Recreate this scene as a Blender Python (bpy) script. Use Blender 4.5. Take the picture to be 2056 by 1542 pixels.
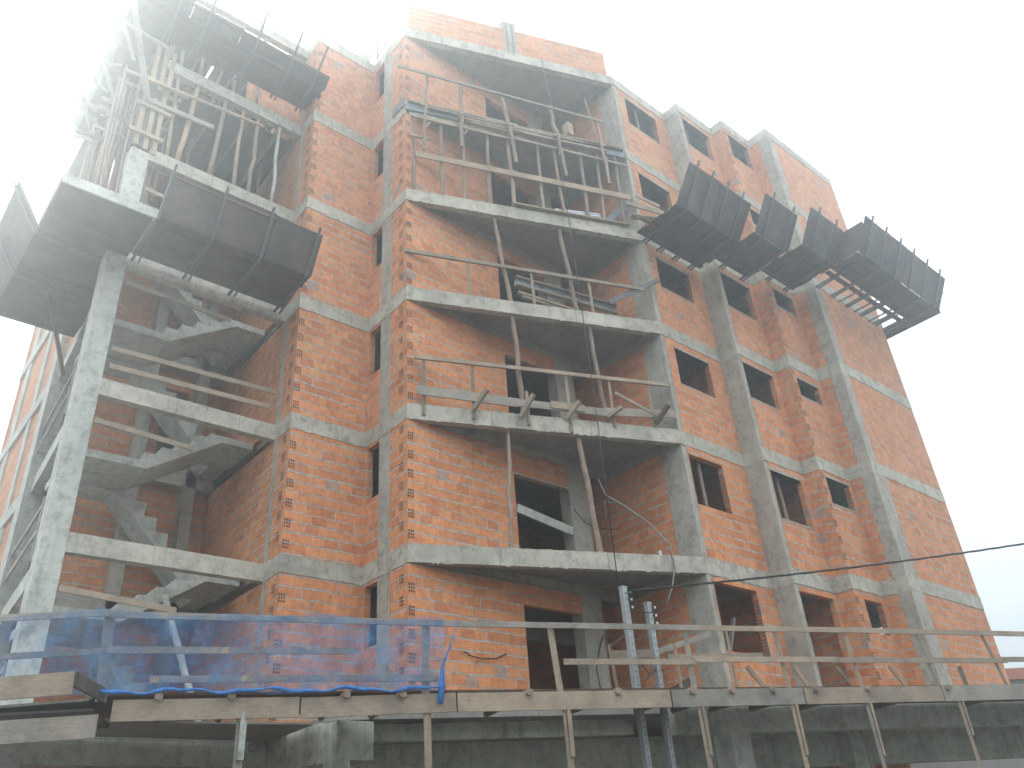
import bpy, bmesh, math, random
from mathutils import Vector, Matrix
random.seed(7)
S = bpy.context.scene
for o in list(bpy.data.objects): bpy.data.objects.remove(o)
COL = S.collection
R = math.radians
# ------------------------------------------------------------------ camera
cam = bpy.data.cameras.new('camera'); co = bpy.data.objects.new('camera', cam); COL.objects.link(co)
cam.sensor_fit = 'HORIZONTAL'; cam.sensor_width = 36.0; cam.lens = 36.0*1658.3/2056
cam.clip_start = 0.05; cam.clip_end = 3000
fw = Vector((0.58296318, 0.63584106, 0.50582613)); rt = Vector((0.76202974, -0.64386911, -0.06887121)); up = Vector((-0.28189467, -0.42560393, 0.85988179))
m = Matrix((rt, up, -fw)).transposed().to_4x4(); m.translation = Vector((-8.02604923, -11.84410085, 1.59785972))
co.matrix_world = m; S.camera = co
# ------------------------------------------------------------------ world, sun, exposure
SUN_EL, SUN_DIR = R(50), Vector((0.06, 0.62, 0))          # sun stands behind the building
CLEAR = (0.937, 0.288, 0.200)
w = bpy.data.worlds.new('World'); S.world = w; w.use_nodes = True
nt = w.node_tree; nt.nodes.clear(); N = nt.nodes.new; K = nt.links.new
sky = N('ShaderNodeTexSky'); sky.sky_type = 'NISHITA'; sky.sun_disc = False
sky.sun_elevation = SUN_EL; sky.sun_rotation = math.atan2(SUN_DIR.x, SUN_DIR.y); sky.dust_density = 3.0; sky.air_density = 1.0
tc = N('ShaderNodeTexCoord'); mp = N('ShaderNodeMapping'); mp.inputs['Scale'].default_value = (1, 1, 2.2)
no = N('ShaderNodeTexNoise'); no.inputs['Scale'].default_value = 1.6; no.inputs['Detail'].default_value = 5; no.inputs['Roughness'].default_value = .55
cr = N('ShaderNodeValToRGB'); cr.color_ramp.elements[0].position = .28; cr.color_ramp.elements[1].position = .52
cr.color_ramp.elements[0].color = (.62, .62, .62, 1); cr.color_ramp.elements[1].color = (.97, .97, .97, 1)
mx = N('ShaderNodeMix'); mx.data_type = 'RGBA'; mx.inputs[7].default_value = (10.6, 11.1, 11.5, 1)
bg = N('ShaderNodeBackground'); bg.inputs['Strength'].default_value = .12; out = N('ShaderNodeOutputWorld')
K(tc.outputs['Generated'], mp.inputs['Vector']); K(mp.outputs[0], no.inputs['Vector']); K(no.outputs['Fac'], cr.inputs[0])
# thinner cloud low on the right, where pale blue sky shows
vd = N('ShaderNodeVectorMath'); vd.operation = 'DOT_PRODUCT'; K(tc.outputs['Generated'], vd.inputs[0]); vd.inputs[1].default_value = CLEAR
mr = N('ShaderNodeMapRange'); mr.interpolation_type = 'SMOOTHSTEP'; K(vd.outputs['Value'], mr.inputs[0]); mr.inputs[1].default_value = .95; mr.inputs[2].default_value = 1.0; mr.inputs[3].default_value = 1; mr.inputs[4].default_value = .62
ml = N('ShaderNodeMath'); ml.operation = 'MULTIPLY'; K(cr.outputs[0], ml.inputs[0]); K(mr.outputs[0], ml.inputs[1]); K(ml.outputs[0], mx.inputs[0]); K(sky.outputs[0], mx.inputs[6]); K(mx.outputs[2], bg.inputs['Color']); K(bg.outputs[0], out.inputs[0])
sl = bpy.data.lights.new('sun', 'SUN'); sl.energy = 1.55; sl.angle = R(14); sl.color = (1, .96, .9)
so = bpy.data.objects.new('sun', sl); COL.objects.link(so)
sd = Vector((SUN_DIR.x, SUN_DIR.y, 0)).normalized()*math.cos(SUN_EL) + Vector((0, 0, math.sin(SUN_EL)))
so.rotation_euler = sd.to_track_quat('Z', 'Y').to_euler(); so.location = sd*60
S.view_settings.view_transform = 'Standard'; S.view_settings.look = 'None'; S.view_settings.gamma = 1
S.view_settings.exposure = 1.08
S.render.engine = 'CYCLES'; S.cycles.max_bounces = 7; S.cycles.transparent_max_bounces = 16

# ------------------------------------------------------------------ materials
def mat(name):
    m = bpy.data.materials.new(name); m.use_nodes = True; t = m.node_tree
    b = t.nodes['Principled BSDF']; return m, t, b, t.nodes.new, t.links.new
def ramp(n, stops):
    e = n.color_ramp.elements
    while len(e) > len(stops): e.remove(e[-1])
    while len(e) < len(stops): e.new(.5)
    for q, (p, c) in zip(e, stops): q.position = p; q.color = (*c, 1)
def mixc(N, K, f, a, b, mode='MIX'):
    m = N('ShaderNodeMix'); m.data_type = 'RGBA'; m.blend_type = mode
    for s, v in ((0, f), (6, a), (7, b)):
        if isinstance(v, (int, float)): m.inputs[s].default_value = v
        elif isinstance(v, tuple): m.inputs[s].default_value = (*v, 1)
        else: K(v, m.inputs[s])
    return m.outputs[2]
def noise(N, K, vec, sc, det=4, rough=.6):
    n = N('ShaderNodeTexNoise'); n.inputs['Scale'].default_value = sc; n.inputs['Detail'].default_value = det; n.inputs['Roughness'].default_value = rough
    K(vec, n.inputs['Vector']); return n.outputs['Fac']
def rampo(N, K, f, stops):
    r = N('ShaderNodeValToRGB'); ramp(r, stops); K(f, r.inputs[0]); return r.outputs[0]
def mathn(N, K, op, a, b=None):
    n = N('ShaderNodeMath'); n.operation = op
    for i, v in enumerate((a, b)):
        if v is None: continue
        if isinstance(v, (int, float)): n.inputs[i].default_value = v
        else: K(v, n.inputs[i])
    return n.outputs[0]
def bump(N, K, b, h, s, d=.02):
    n = N('ShaderNodeBump'); n.inputs['Strength'].default_value = s; n.inputs['Distance'].default_value = d
    K(h, n.inputs['Height']); K(n.outputs[0], b.inputs['Normal'])

def brick_mat(name, off, c1, c2, bw=.29):
    m, t, b, N, K = mat(name)
    def M(op, a, b_=None, c_=None):
        n = N('ShaderNodeMath'); n.operation = op
        for i, v in enumerate((a, b_, c_)):
            if v is None: continue
            if isinstance(v, (int, float)): n.inputs[i].default_value = v
            else: K(v, n.inputs[i])
        return n.outputs[0]
    tc = N('ShaderNodeTexCoord'); O = tc.outputs['Object']; sx = N('ShaderNodeSeparateXYZ'); K(O, sx.inputs[0])
    h = M('ADD', sx.outputs[0], sx.outputs[1])
    wob = M('MULTIPLY', M('SUBTRACT', noise(N, K, O, .9, 3), .5), .07)
    fine = M('MULTIPLY', M('SUBTRACT', noise(N, K, O, 19, 2), .5), .022)
    z = M('ADD', M('ADD', sx.outputs[2], off), M('ADD', wob, fine))
    row = M('FLOOR', M('DIVIDE', z, .2)); fz = M('SUBTRACT', M('DIVIDE', z, .2), row)
    wr = N('ShaderNodeTexWhiteNoise'); wr.noise_dimensions = '1D'; K(row, wr.inputs['W'])
    hx = M('ADD', M('DIVIDE', M('ADD', h, M('ADD', 40.0, fine)), bw), M('ADD', M('MULTIPLY', M('MODULO', row, 2.0), .5), M('MULTIPLY', wr.outputs['Value'], .28)))
    colm = M('FLOOR', hx); fx = M('SUBTRACT', hx, colm)
    cv = N('ShaderNodeCombineXYZ'); K(colm, cv.inputs[0]); K(row, cv.inputs[1])
    wn = N('ShaderNodeTexWhiteNoise'); wn.noise_dimensions = '2D'; K(cv.outputs[0], wn.inputs['Vector'])
    rnd = wn.outputs['Value']; sp = N('ShaderNodeSeparateColor'); K(wn.outputs['Color'], sp.inputs[0])
    # bed joints: uneven width along the wall, some courses nearly closed
    jw = M('MULTIPLY_ADD', noise(N, K, O, 2.7, 3), .26, .02); jw = M('MAXIMUM', M('MULTIPLY', jw, M('MULTIPLY_ADD', wr.outputs['Value'], .7, .6)), .045)
    bed = M('LESS_THAN', fz, jw)
    # upright joints: mostly a thin dark line, now and then a fat one full of mortar
    fat = M('MULTIPLY', M('GREATER_THAN', sp.outputs[1], .86), .085)
    thin = M('LESS_THAN', fx, .018); perp = M('LESS_THAN', fx, fat)
    ca = rampo(N, K, rnd, [(0, c2), (.45, c1), (.85, tuple(min(1, x*1.13) for x in c1)), (1, (c1[0]*1.0, c1[1]*1.2, c1[2]*1.3))])
    ca.node.color_ramp.interpolation = 'LINEAR'
    var = noise(N, K, O, 1.2, 4); vf = rampo(N, K, var, [(.3, (.90, .86, .84)), (.7, (1.08, 1.08, 1.08))]); ca = mixc(N, K, 1.0, ca, vf, 'MULTIPLY')
    ca = mixc(N, K, M('MULTIPLY', thin, .55), ca, (.13, .06, .045))
    mort = rampo(N, K, noise(N, K, O, 11, 4, .7), [(.3, (.30, .285, .26)), (.6, (.53, .505, .465))])
    c = mixc(N, K, M('MAXIMUM', bed, perp), ca, mort)
    sm = noise(N, K, O, 2.1, 6, .72); smf = rampo(N, K, sm, [(.60, (0, 0, 0)), (.70, (.6, .6, .6))]); c = mixc(N, K, smf, c, (.38, .34, .30))
    # single blocks filled or swapped for mortar patches
    pt = M('MULTIPLY', M('GREATER_THAN', sp.outputs[2], .99), .7); c = mixc(N, K, pt, c, (.33, .31, .29))
    dk = noise(N, K, O, 8, 5, .7); dkf = rampo(N, K, dk, [(.3, (.74, .72, .70)), (.6, (1.05, 1.04, 1.02))]); c = mixc(N, K, 1.0, c, dkf, 'MULTIPLY')
    ch = noise(N, K, O, 12, 2, .5); chf = rampo(N, K, ch, [(.745, (0, 0, 0)), (.765, (.8, .8, .8))]); c = mixc(N, K, chf, c, (.07, .04, .03))
    K(c, b.inputs['Base Color']); b.inputs['Roughness'].default_value = .92
    wv = M('SINE', M('MULTIPLY', z, 6.2832/.0286))
    hgt = M('ADD', M('MULTIPLY', wv, .14), M('ADD', M('MULTIPLY', M('MAXIMUM', bed, thin), -.8), M('MULTIPLY', dk, .5)))
    bump(N, K, b, hgt, .9, .012)
    return m
B1 = brick_mat('clay_block', 40.02, (.67, .285, .130), (.585, .225, .104))
B2 = brick_mat('clay_block_pale', 40.09, (.64, .28, .14), (.56, .225, .112))
B3 = brick_mat('clay_block_fine', 40.05, (.65, .28, .13), (.58, .23, .108), .24)

def concrete(name, base, dark, stain=.5, boards=True, bs=.9):
    m, t, b, N, K = mat(name); tc = N('ShaderNodeTexCoord'); v = tc.outputs['Object']
    a = noise(N, K, v, 1.1, 6, .65); c = rampo(N, K, a, [(.3, dark), (.62, base)])
    mp = N('ShaderNodeMapping'); mp.inputs['Scale'].default_value = (7, 7, .7); K(v, mp.inputs[0])
    st = noise(N, K, mp.outputs[0], 1.0, 4, .6); sf = rampo(N, K, st, [(.55, (1, 1, 1)), (.78, (1-stain*.6,)*3)])
    c = mixc(N, K, 1.0, c, sf, 'MULTIPLY')
    pit = noise(N, K, v, 17, 4, .8); pf = rampo(N, K, pit, [(.62, (0, 0, 0)), (.66, (.8, .8, .8))])
    c = mixc(N, K, pf, c, tuple(x*.35 for x in dark))
    sp = noise(N, K, v, 5, 5, .75); spf = rampo(N, K, sp, [(.30, (.52, .50, .47)), (.52, (1, 1, 1))])
    c = mixc(N, K, 1.0, c, spf, 'MULTIPLY')
    if boards:      # seams left by the shuttering
        sx = N('ShaderNodeSeparateXYZ'); K(v, sx.inputs[0]); hx = mathn(N, K, 'ADD', sx.outputs[0], sx.outputs[1])
        fr = mathn(N, K, 'FRACT', mathn(N, K, 'MULTIPLY', mathn(N, K, 'ADD', hx, 50.3), 1/1.22))
        ln = mathn(N, K, 'LESS_THAN', fr, .010)
        c = mixc(N, K, mathn(N, K, 'MULTIPLY', ln, .65), c, tuple(x*.45 for x in dark))
    K(c, b.inputs['Base Color']); b.inputs['Roughness'].default_value = bs
    bump(N, K, b, mathn(N, K, 'ADD', mathn(N, K, 'MULTIPLY', pit, -.6), a), .5, .012)
    return m
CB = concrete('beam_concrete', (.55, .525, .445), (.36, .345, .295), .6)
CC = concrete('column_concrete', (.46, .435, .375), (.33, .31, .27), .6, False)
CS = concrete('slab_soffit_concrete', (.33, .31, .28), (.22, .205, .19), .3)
CL = concrete('pale_concrete', (.56, .58, .53), (.40, .42, .39), .5, False)
CG = concrete('mossy_concrete', (.58, .61, .52), (.36, .39, .33), .9, False)

def wood(name, c1, c2, rough=.8, sc=1.0, along=None):
    m, t, b, N, K = mat(name); tc = N('ShaderNodeTexCoord'); v = tc.outputs['Object']
    mp = N('ShaderNodeMapping'); mp.inputs['Scale'].default_value = along or (2, 2, 9); K(v, mp.inputs[0])
    g = noise(N, K, mp.outputs[0], 5*sc, 6, .7); c = rampo(N, K, g, [(.3, c2), (.65, c1)])
    s = noise(N, K, v, 2.6, 4, .65); sf = rampo(N, K, s, [(.3, (.68, .68, .68)), (.6, (1.08, 1.06, 1.02))])
    c = mixc(N, K, 1.0, c, sf, 'MULTIPLY')
    k = noise(N, K, v, 17, 2, .5); kf = rampo(N, K, k, [(.70, (0, 0, 0)), (.75, (.6, .6, .6))])
    c = mixc(N, K, kf, c, tuple(x*.4 for x in c2))
    oi = N('ShaderNodeObjectInfo'); rf = rampo(N, K, oi.outputs['Random'], [(0, (.80, .80, .80)), (1, (1.12, 1.08, 1.04))])
    c = mixc(N, K, 1.0, c, rf, 'MULTIPLY')
    K(c, b.inputs['Base Color']); b.inputs['Roughness'].default_value = rough
    bump(N, K, b, g, .4, .006)
    return m
W1 = wood('weathered_plank', (.40, .33, .26), (.25, .205, .165))
W2 = wood('fresh_plank', (.46, .36, .26), (.31, .24, .175))
W3 = wood('grey_plank', (.36, .335, .30), (.22, .205, .185))
WR = wood('round_timber', (.36, .28, .225), (.21, .165, .14), along=(6, 6, 1.2))
def ply_mat():
    m, t, b, N, K = mat('dark_formwork_ply'); tc = N('ShaderNodeTexCoord'); v = tc.outputs['Object']
    c = rampo(N, K, noise(N, K, v, 1.7, 6, .7), [(.32, (.030, .028, .030)), (.5, (.075, .066, .062)), (.68, (.155, .135, .12))])
    r = rampo(N, K, noise(N, K, v, .9, 4, .6), [(.5, (0, 0, 0)), (.65, (.55, .55, .55))]); c = mixc(N, K, r, c, (.13, .075, .055))
    p = rampo(N, K, noise(N, K, v, 9, 5, .8), [(.60, (0, 0, 0)), (.68, (.6, .6, .6))]); c = mixc(N, K, p, c, (.22, .21, .20))
    oi = N('ShaderNodeObjectInfo'); c = mixc(N, K, 1.0, c, rampo(N, K, oi.outputs['Random'], [(0, (.75, .75, .75)), (1, (1.2, 1.2, 1.2))]), 'MULTIPLY')
    K(c, b.inputs['Base Color']); b.inputs['Roughness'].default_value = .75; bump(N, K, b, noise(N, K, v, 7, 5, .7), .5, .01)
    return m
WD = ply_mat()
WB = wood('reddish_plank', (.15, .082, .055), (.08, .048, .036))
def plain(name, c, r=.6, metal=0, var=.25, sc=12):
    m, t, b, N, K = mat(name); tc = N('ShaderNodeTexCoord'); n = noise(N, K, tc.outputs['Object'], sc, 4, .65)
    col = rampo(N, K, n, [(.3, tuple(x*(1-var) for x in c)), (.7, tuple(x*(1+var) for x in c))])
    K(col, b.inputs['Base Color']); b.inputs['Roughness'].default_value = r; b.inputs['Metallic'].default_value = metal
    return m
ST = plain('dark_steel', (.13, .13, .14), .55, .5)
SG = plain('blue_grey_steel', (.17, .20, .22), .5, .3, .4, 5)
GV = plain('galvanised_steel', (.33, .36, .37), .45, .55, .15, 4)
BK = plain('hollow_shade', (.07, .032, .024), .95)  # shade inside the block hollows, painted as a flat colour
CA = plain('cable_black', (.03, .03, .033), .6)
HO = plain('grey_hose', (.22, .20, .19), .6)
PL = plain('white_pvc', (.6, .6, .58), .5)
ZN = plain('zinc_sheet', (.55, .60, .68), .4, .2, .12, 3)
PLA = plain('grey_plaster', (.30, .30, .29), .9, 0, .12, 3)
RF = plain('clay_roof_trim', (.46, .18, .12), .85, 0, .2, 9)
def net_mat():
    m, t, b, N, K = mat('blue_net'); tc = N('ShaderNodeTexCoord'); v = tc.outputs['Object']
    n = noise(N, K, v, 2.2, 5, .7); c = rampo(N, K, n, [(.3, (.03, .14, .34)), (.7, (.07, .26, .54))])
    K(c, b.inputs['Base Color']); b.inputs['Roughness'].default_value = .8
    sx = N('ShaderNodeSeparateXYZ'); K(v, sx.inputs[0])
    a = rampo(N, K, noise(N, K, v, 5.0, 6, .75), [(.36, (.13,)*3), (.64, (.50,)*3)])
    tr = N('ShaderNodeBsdfTransparent'); ms = N('ShaderNodeMixShader'); o = t.nodes['Material Output']
    K(a, ms.inputs[0]); K(tr.outputs[0], ms.inputs[1]); K(b.outputs[0], ms.inputs[2]); K(ms.outputs[0], o.inputs[0])
    return m
NET = net_mat()
NETD = plain('blue_net_bunched', (.04, .17, .46), .8, 0, .4, 14)
GR = plain('ground_dirt', (.20, .17, .14), .95, 0, .3, .7)
AS = plain('asphalt', (.055, .055, .055), .9, 0, .3, 30)

# ------------------------------------------------------------------ mesh helpers
class MB:
    def __init__(s): s.v = []; s.f = []; s.m = []; s.mats = []
    def mi(s, mt):
        if mt not in s.mats: s.mats.append(mt)
        return s.mats.index(mt)
    def add(s, vs, fs, mt):
        o = len(s.v); s.v += [tuple(q) for q in vs]; k = s.mi(mt)
        for f in fs: s.f.append([i+o for i in f]); s.m.append(k)
    def box(s, x0, x1, y0, y1, z0, z1, mt):
        s.add([(x, y, z) for z in (z0, z1) for y in (y0, y1) for x in (x0, x1)],
              [(0, 2, 3, 1), (4, 5, 7, 6), (0, 1, 5, 4), (2, 6, 7, 3), (0, 4, 6, 2), (1, 3, 7, 5)], mt)
    def beam(s, p, q, wd, ht, mt, upv=(0, 0, 1)):
        p, q = Vector(p), Vector(q); d = (q-p).normalized(); u = Vector(upv)
        if abs(d.dot(u)) > .95: u = Vector((.3714, -.9285, 0)) if abs(d.z) > .9 else Vector((0, 0, 1))
        sd = d.cross(u).normalized(); u = sd.cross(d).normalized()
        vs = []
        for c in (p, q):
            for a, b in ((-1, -1), (1, -1), (1, 1), (-1, 1)): vs.append(c+sd*a*wd/2+u*b*ht/2)
        s.add(vs, [(0, 1, 2, 3), (4, 7, 6, 5), (0, 4, 5, 1), (1, 5, 6, 2), (2, 6, 7, 3), (3, 7, 4, 0)], mt)
    def tube(s, pts, r, mt, n=8, wob=0.0):
        pts = [Vector(p) for p in pts]; L = len(pts); vs = []; fs = []
        rr = r if isinstance(r, (list, tuple)) else [r]*L
        ref = Vector((.37, .11, .92))
        for i, p in enumerate(pts):
            d = (pts[min(i+1, L-1)]-pts[max(i-1, 0)]).normalized()
            a = d.cross(ref)
            if a.length < .05: a = d.cross(Vector((1, 0, 0)))
            a.normalize(); b = d.cross(a)
            for k in range(n):
                t = 2*math.pi*k/n; q = rr[i]*(1+random.uniform(-wob, wob)); vs.append(p+a*math.cos(t)*q+b*math.sin(t)*q)
        for i in range(L-1):
            for k in range(n): k2 = (k+1) % n; fs.append((i*n+k, i*n+k2, (i+1)*n+k2, (i+1)*n+k))
        fs.append(tuple(range(n))[::-1]); fs.append(tuple((L-1)*n+k for k in range(n)))
        s.add(vs, fs, mt)
    def prism(s, poly, z0, z1, mt):
        n = len(poly); vs = [(x, y, z0) for x, y in poly]+[(x, y, z1) for x, y in poly]
        s.add(vs, [tuple(range(n))[::-1], tuple(range(n, 2*n))]+[(i, (i+1) % n, (i+1) % n+n, i+n) for i in range(n)], mt)
    def build(s, name, parent=None, label=None):
        me = bpy.data.meshes.new(name); o = bpy.data.objects.new(name, me); COL.objects.link(o)
        off = Vector((0, 0, 0))
        if parent is not None:
            o.parent = parent; q = parent
            while q is not None: off += q.location; q = q.parent
        me.from_pydata([(x-off.x, y-off.y, z-off.z) for x, y, z in s.v], [], s.f)
        for mt in s.mats: me.materials.append(mt)
        me.polygons.foreach_set('material_index', s.m)
        bm = bmesh.new(); bm.from_mesh(me); bmesh.ops.recalc_face_normals(bm, faces=bm.faces); bm.to_mesh(me); bm.free()
        me.update()
        if label: o['label'] = label
        return o
def smooth(o):
    for p in o.data.polygons: p.use_smooth = len(p.vertices) < 5
    return o
def thing(name, label, cat, loc=(0, 0, 0), group=None):
    o = bpy.data.objects.new(name, None); COL.objects.link(o); o.location = loc; o.empty_display_size = .2
    o['label'] = label; o['category'] = cat
    if group: o['group'] = group
    return o
def solo(mb, name, label, cat, loc, group=None):
    """a thing that is one mesh, its origin at loc"""
    loc = Vector(loc); mb.v = [(x-loc.x, y-loc.y, z-loc.z) for x, y, z in mb.v]
    o = mb.build(name); o.location = loc; o['label'] = label; o['category'] = cat
    if group: o['group'] = group
    return o
def part(parent, name, *calls, label=None):
    mb = MB()
    for c in calls: getattr(mb, c[0])(*c[1:])
    return mb.build(name, parent, label)
def ly(x, d=0.0):            # y on the line parallel to the balcony front, d metres in front of it
    return -(d+.372*x)/.928
def wander(p, q, n, a, seed):
    rd = random.Random(seed); p, q = Vector(p), Vector(q); out = []
    for i in range(n+1):
        t = i/n; k = a*math.sin(math.pi*t)
        out.append(p.lerp(q, t)+Vector((rd.uniform(-k, k), rd.uniform(-k, k), 0)))
    return out
def pole(p, q, r0, r1, seed, mt=None, wobble=.025):
    mb = MB(); pts = wander(p, q, 7, wobble, seed); mb.tube(pts, [r0+(r1-r0)*i/7 for i in range(8)], mt or WR, 9, .07); return mb

# levels: top of each slab
Z = [3.88, 6.76, 9.65, 12.53, 15.37, 18.24, 21.20]
BH = .34
# facade corners (x along the right-hand facade, y into the building)
A = (-5.04, 2.18); Bp = (-1.69, 2.18); Cp = (-1.69, 1.53); D = (0, 1.53); E = (0, 0); F = (5.62, -2.25); G = (7.92, -2.25)
H = (7.92, -2.76); I = (9.58, -2.76); J = (9.58, -3.18); Kp = (10.99, -3.18); M = (10.99, -3.82); Nn = (14.84, -3.82)
DEP = 12.0
def offset(poly, d):          # open polyline, offset to its right-hand side (outwards) by d
    out = []; n = len(poly)
    for i in range(n):
        p = Vector(poly[i]).to_2d() if False else Vector((poly[i][0], poly[i][1]))
        nn = []
        if i > 0: a = (p-Vector(poly[i-1])).normalized(); nn.append(Vector((a.y, -a.x)))
        if i < n-1: a = (Vector(poly[i+1])-p).normalized(); nn.append(Vector((a.y, -a.x)))
        if len(nn) == 1: q = p+nn[0]*d
        else: b = (nn[0]+nn[1]).normalized(); q = p+b*(d/max(.3, b.dot(nn[0])))
        out.append((q.x, q.y))
    return out
# ================================================================== SETTING
g = MB(); g.box(-150, 150, -150, 150, -.5, 0, GR); o = g.build('ground'); o['kind'] = 'structure'
rd_ = MB(); rd_.add([(-60, ly(-60, 15), .004), (60, ly(60, 15), .004), (60, ly(60, 6.5), .004), (-60, ly(-60, 6.5), .004)], [(0, 1, 2, 3)], AS); o = rd_.build('road'); o['kind'] = 'structure'
pv = MB(); pv.add([(x, ly(x, d), z) for z in (.0, .13) for x, d in ((-60, 6.4), (60, 6.4), (60, 4.4), (-60, 4.4))], [(0, 3, 2, 1), (4, 5, 6, 7), (0, 1, 5, 4), (1, 2, 6, 5), (2, 3, 7, 6), (3, 0, 4, 7)], PLA); o = pv.build('pavement'); o['kind'] = 'structure'

# ================================================================== THE BUILDING
bld = thing('apartment_building', 'unfinished seven-storey block of orange hollow brick in a bare concrete frame', 'building')
outl = [Bp, Cp, D, E, F, G, H, I, J, Kp, M, Nn]
for k in range(1, 7):
    o1 = offset(outl, .012); i1 = offset(outl, -.15); i1[0] = (i1[0][0], i1[0][1]); z1 = Z[k]; z0 = z1-BH
    mb = MB(); n = len(outl)
    if k == 5:   # no fresh concrete edge on this balcony: the ring is open between E and F
        rng = [(0, 4), (4, n)]
        a, b = o1[:4], i1[:4]; mb.prism(a+b[::-1], z0, z1, CB)
        a, b = o1[4:], i1[4:]; mb.prism(a+b[::-1], z0, z1, CB)
        mb.beam((.12, ly(.12, -.08), z1-.2), (5.5, ly(5.5, -.08), z1-.2), .1, .3, CB)
    else:
        mb.prism(o1+i1[::-1], z0, z1, CB)
    rl = random.Random(k)      # lumps and fins of spilled concrete along both edges of the band
    for p, q in zip(o1, o1[1:]):
        p, q = Vector(p), Vector(q); L = (q-p).length; d = (q-p)/L; nn = Vector((d.y, -d.x))
        if k == 5 and L > 5: continue
        for c in range(int(L*7)):
            a = rl.uniform(.03, L-.1); l = rl.uniform(.02, .12); hh = rl.uniform(.006, .022); e = rl.uniform(.002, .008)
            zz = z1 if rl.random() < .7 else z0-hh*.6
            u = p+d*a-nn*.02; v = p+d*min(a+l, L)-nn*.02; o_ = nn*(.02+e)
            mb.add([(u.x, u.y, zz-.01), (v.x, v.y, zz-.012), ((v+o_).x, (v+o_).y, zz-.014), ((u+o_).x, (u+o_).y, zz-.012), (u.x, u.y, zz+hh*.8), (v.x, v.y, zz+hh), ((v+o_).x, (v+o_).y, zz+hh*.5), ((u+o_).x, (u+o_).y, zz+hh*.3)], [(0, 3, 2, 1), (4, 5, 6, 7), (0, 1, 5, 4), (1, 2, 6, 5), (2, 3, 7, 6), (3, 0, 4, 7)], CB)
    mb.build('edge_beam', bld)
    # floor slab
    inner = offset(outl, -.08)
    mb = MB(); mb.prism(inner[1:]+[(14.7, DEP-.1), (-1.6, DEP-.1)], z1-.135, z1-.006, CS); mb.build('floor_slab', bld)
    # beams under the slab along the balcony's inner walls
    mb = MB(); mb.box(.14, 5.62, .012, .155, z0+.02, z1-.14, CC); mb.box(5.64, 5.755, -1.66, .64, z0+.02, z1-.14, CC)
    mb.box(2.6, 2.75, .16, 5.5, z0+.05, z1-.14, CC); mb.box(4.9, 5.62, .66, .78, z0+.02, z1-.14, CC); mb.build('beam', bld)
# brick walls ------------------------------------------------------
def hole_shade_x(mb, x0, y, z, wd=.14, hgt=.185):      # block end on a face looking to -y, hole shade as flat dark quads
    for i in range(3):
        for j in range(3):
            a = x0+wd*(i+.16)/3; c = z+hgt*(j+.14)/3
            mb.add([(a, y-.004, c), (a+wd*.20, y-.004, c), (a+wd*.20, y-.004, c+hgt*.22), (a, y-.004, c+hgt*.22)], [(0, 1, 2, 3)], BK)
def hole_shade_y(mb, x, y0, z, wd=.14, hgt=.185):      # same for a face looking to -x, dark quads painted for shaded holes
    for i in range(3):
        for j in range(3):
            a = y0+wd*(i+.16)/3; c = z+hgt*(j+.14)/3
            mb.add([(x-.004, a, c), (x-.004, a+wd*.20, c), (x-.004, a+wd*.20, c+hgt*.22), (x-.004, a, c+hgt*.22)], [(0, 1, 2, 3)], BK)
def wall(axis, at, a0, a1, z0, z1, mt, ops=(), th=.14, ends=None, name='brick_wall', jamb=False):
    mb = MB(); xs = sorted({a0, a1, *[c for o in ops for c in (max(a0, o[0]), min(a1, o[1]))]})
    def bx(p, q, r, s):
        if axis == 'x': mb.box(p, q, at, at+th, r, s, mt)
        else: mb.box(at, at+th, p, q, r, s, mt)
    for p, q in zip(xs, xs[1:]):
        if q-p < 1e-4: continue
        cs = sorted([(o[2], o[3]) for o in ops if o[0] < q-1e-4 and o[1] > p+1e-4]); z = z0
        for c0, c1 in cs:
            if c0 > z: bx(p, q, z, c0)
            z = c1
        if z < z1: bx(p, q, z, z1)
    if ends == 'start':
        k = 0; z = z0+.10
        while z+.19 < z1:
            (hole_shade_x if axis == 'x' else hole_shade_y)(mb, *((a0, at) if axis == 'x' else (at, a0)), z); z += .4
    if ends == 'startodd':
        z = z0+.30
        while z+.19 < z1:
            (hole_shade_x if axis == 'x' else hole_shade_y)(mb, *((a0, at) if axis == 'x' else (at, a0)), z); z += .4
    if jamb and axis == 'x':    # the right-hand jamb of each opening gets block ends with painted dark holes
        for o in ops:
            z = o[2]+.01; kk = 0
            while z+.19 < o[3]+.02:
                hole_shade_y(mb, o[1]+.001, at+.005, z, .125); z += .2; kk += 1
    return mb.build(name, bld)
win1 = {0: (5.79, 7.25, 4.93, 6.29), 1: (5.79, 6.98, 7.95, 9.12), 2: (6.05, 7.35, 10.97, 11.96), 3: (6.03, 7.34, 13.76, 14.68), 4: (6.01, 7.32, 16.63, 17.6), 5: (6.07, 7.42, 19.56, 20.6)}
win2 = {0: (8.07, 9.43, 3.88, 6.27), 1: (8.09, 9.38, 7.90, 9.09), 2: (8.06, 9.36, 10.99, 12.0), 3: (8.08, 9.36, 13.72, 14.8), 4: (8.07, 9.36, 16.6, 17.6), 5: (8.05, 9.34, 19.56, 20.65)}
win3 = {0: (9.97, 10.74, 5.5, 6.23), 1: (9.80, 10.85, 8.47, 9.15), 2: (9.76, 10.76, 11.37, 11.9), 3: (9.84, 10.78, 14.2, 14.78), 4: (9.8, 10.8, 17.1, 17.7), 5: (9.76, 10.8, 19.75, 20.7)}
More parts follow.
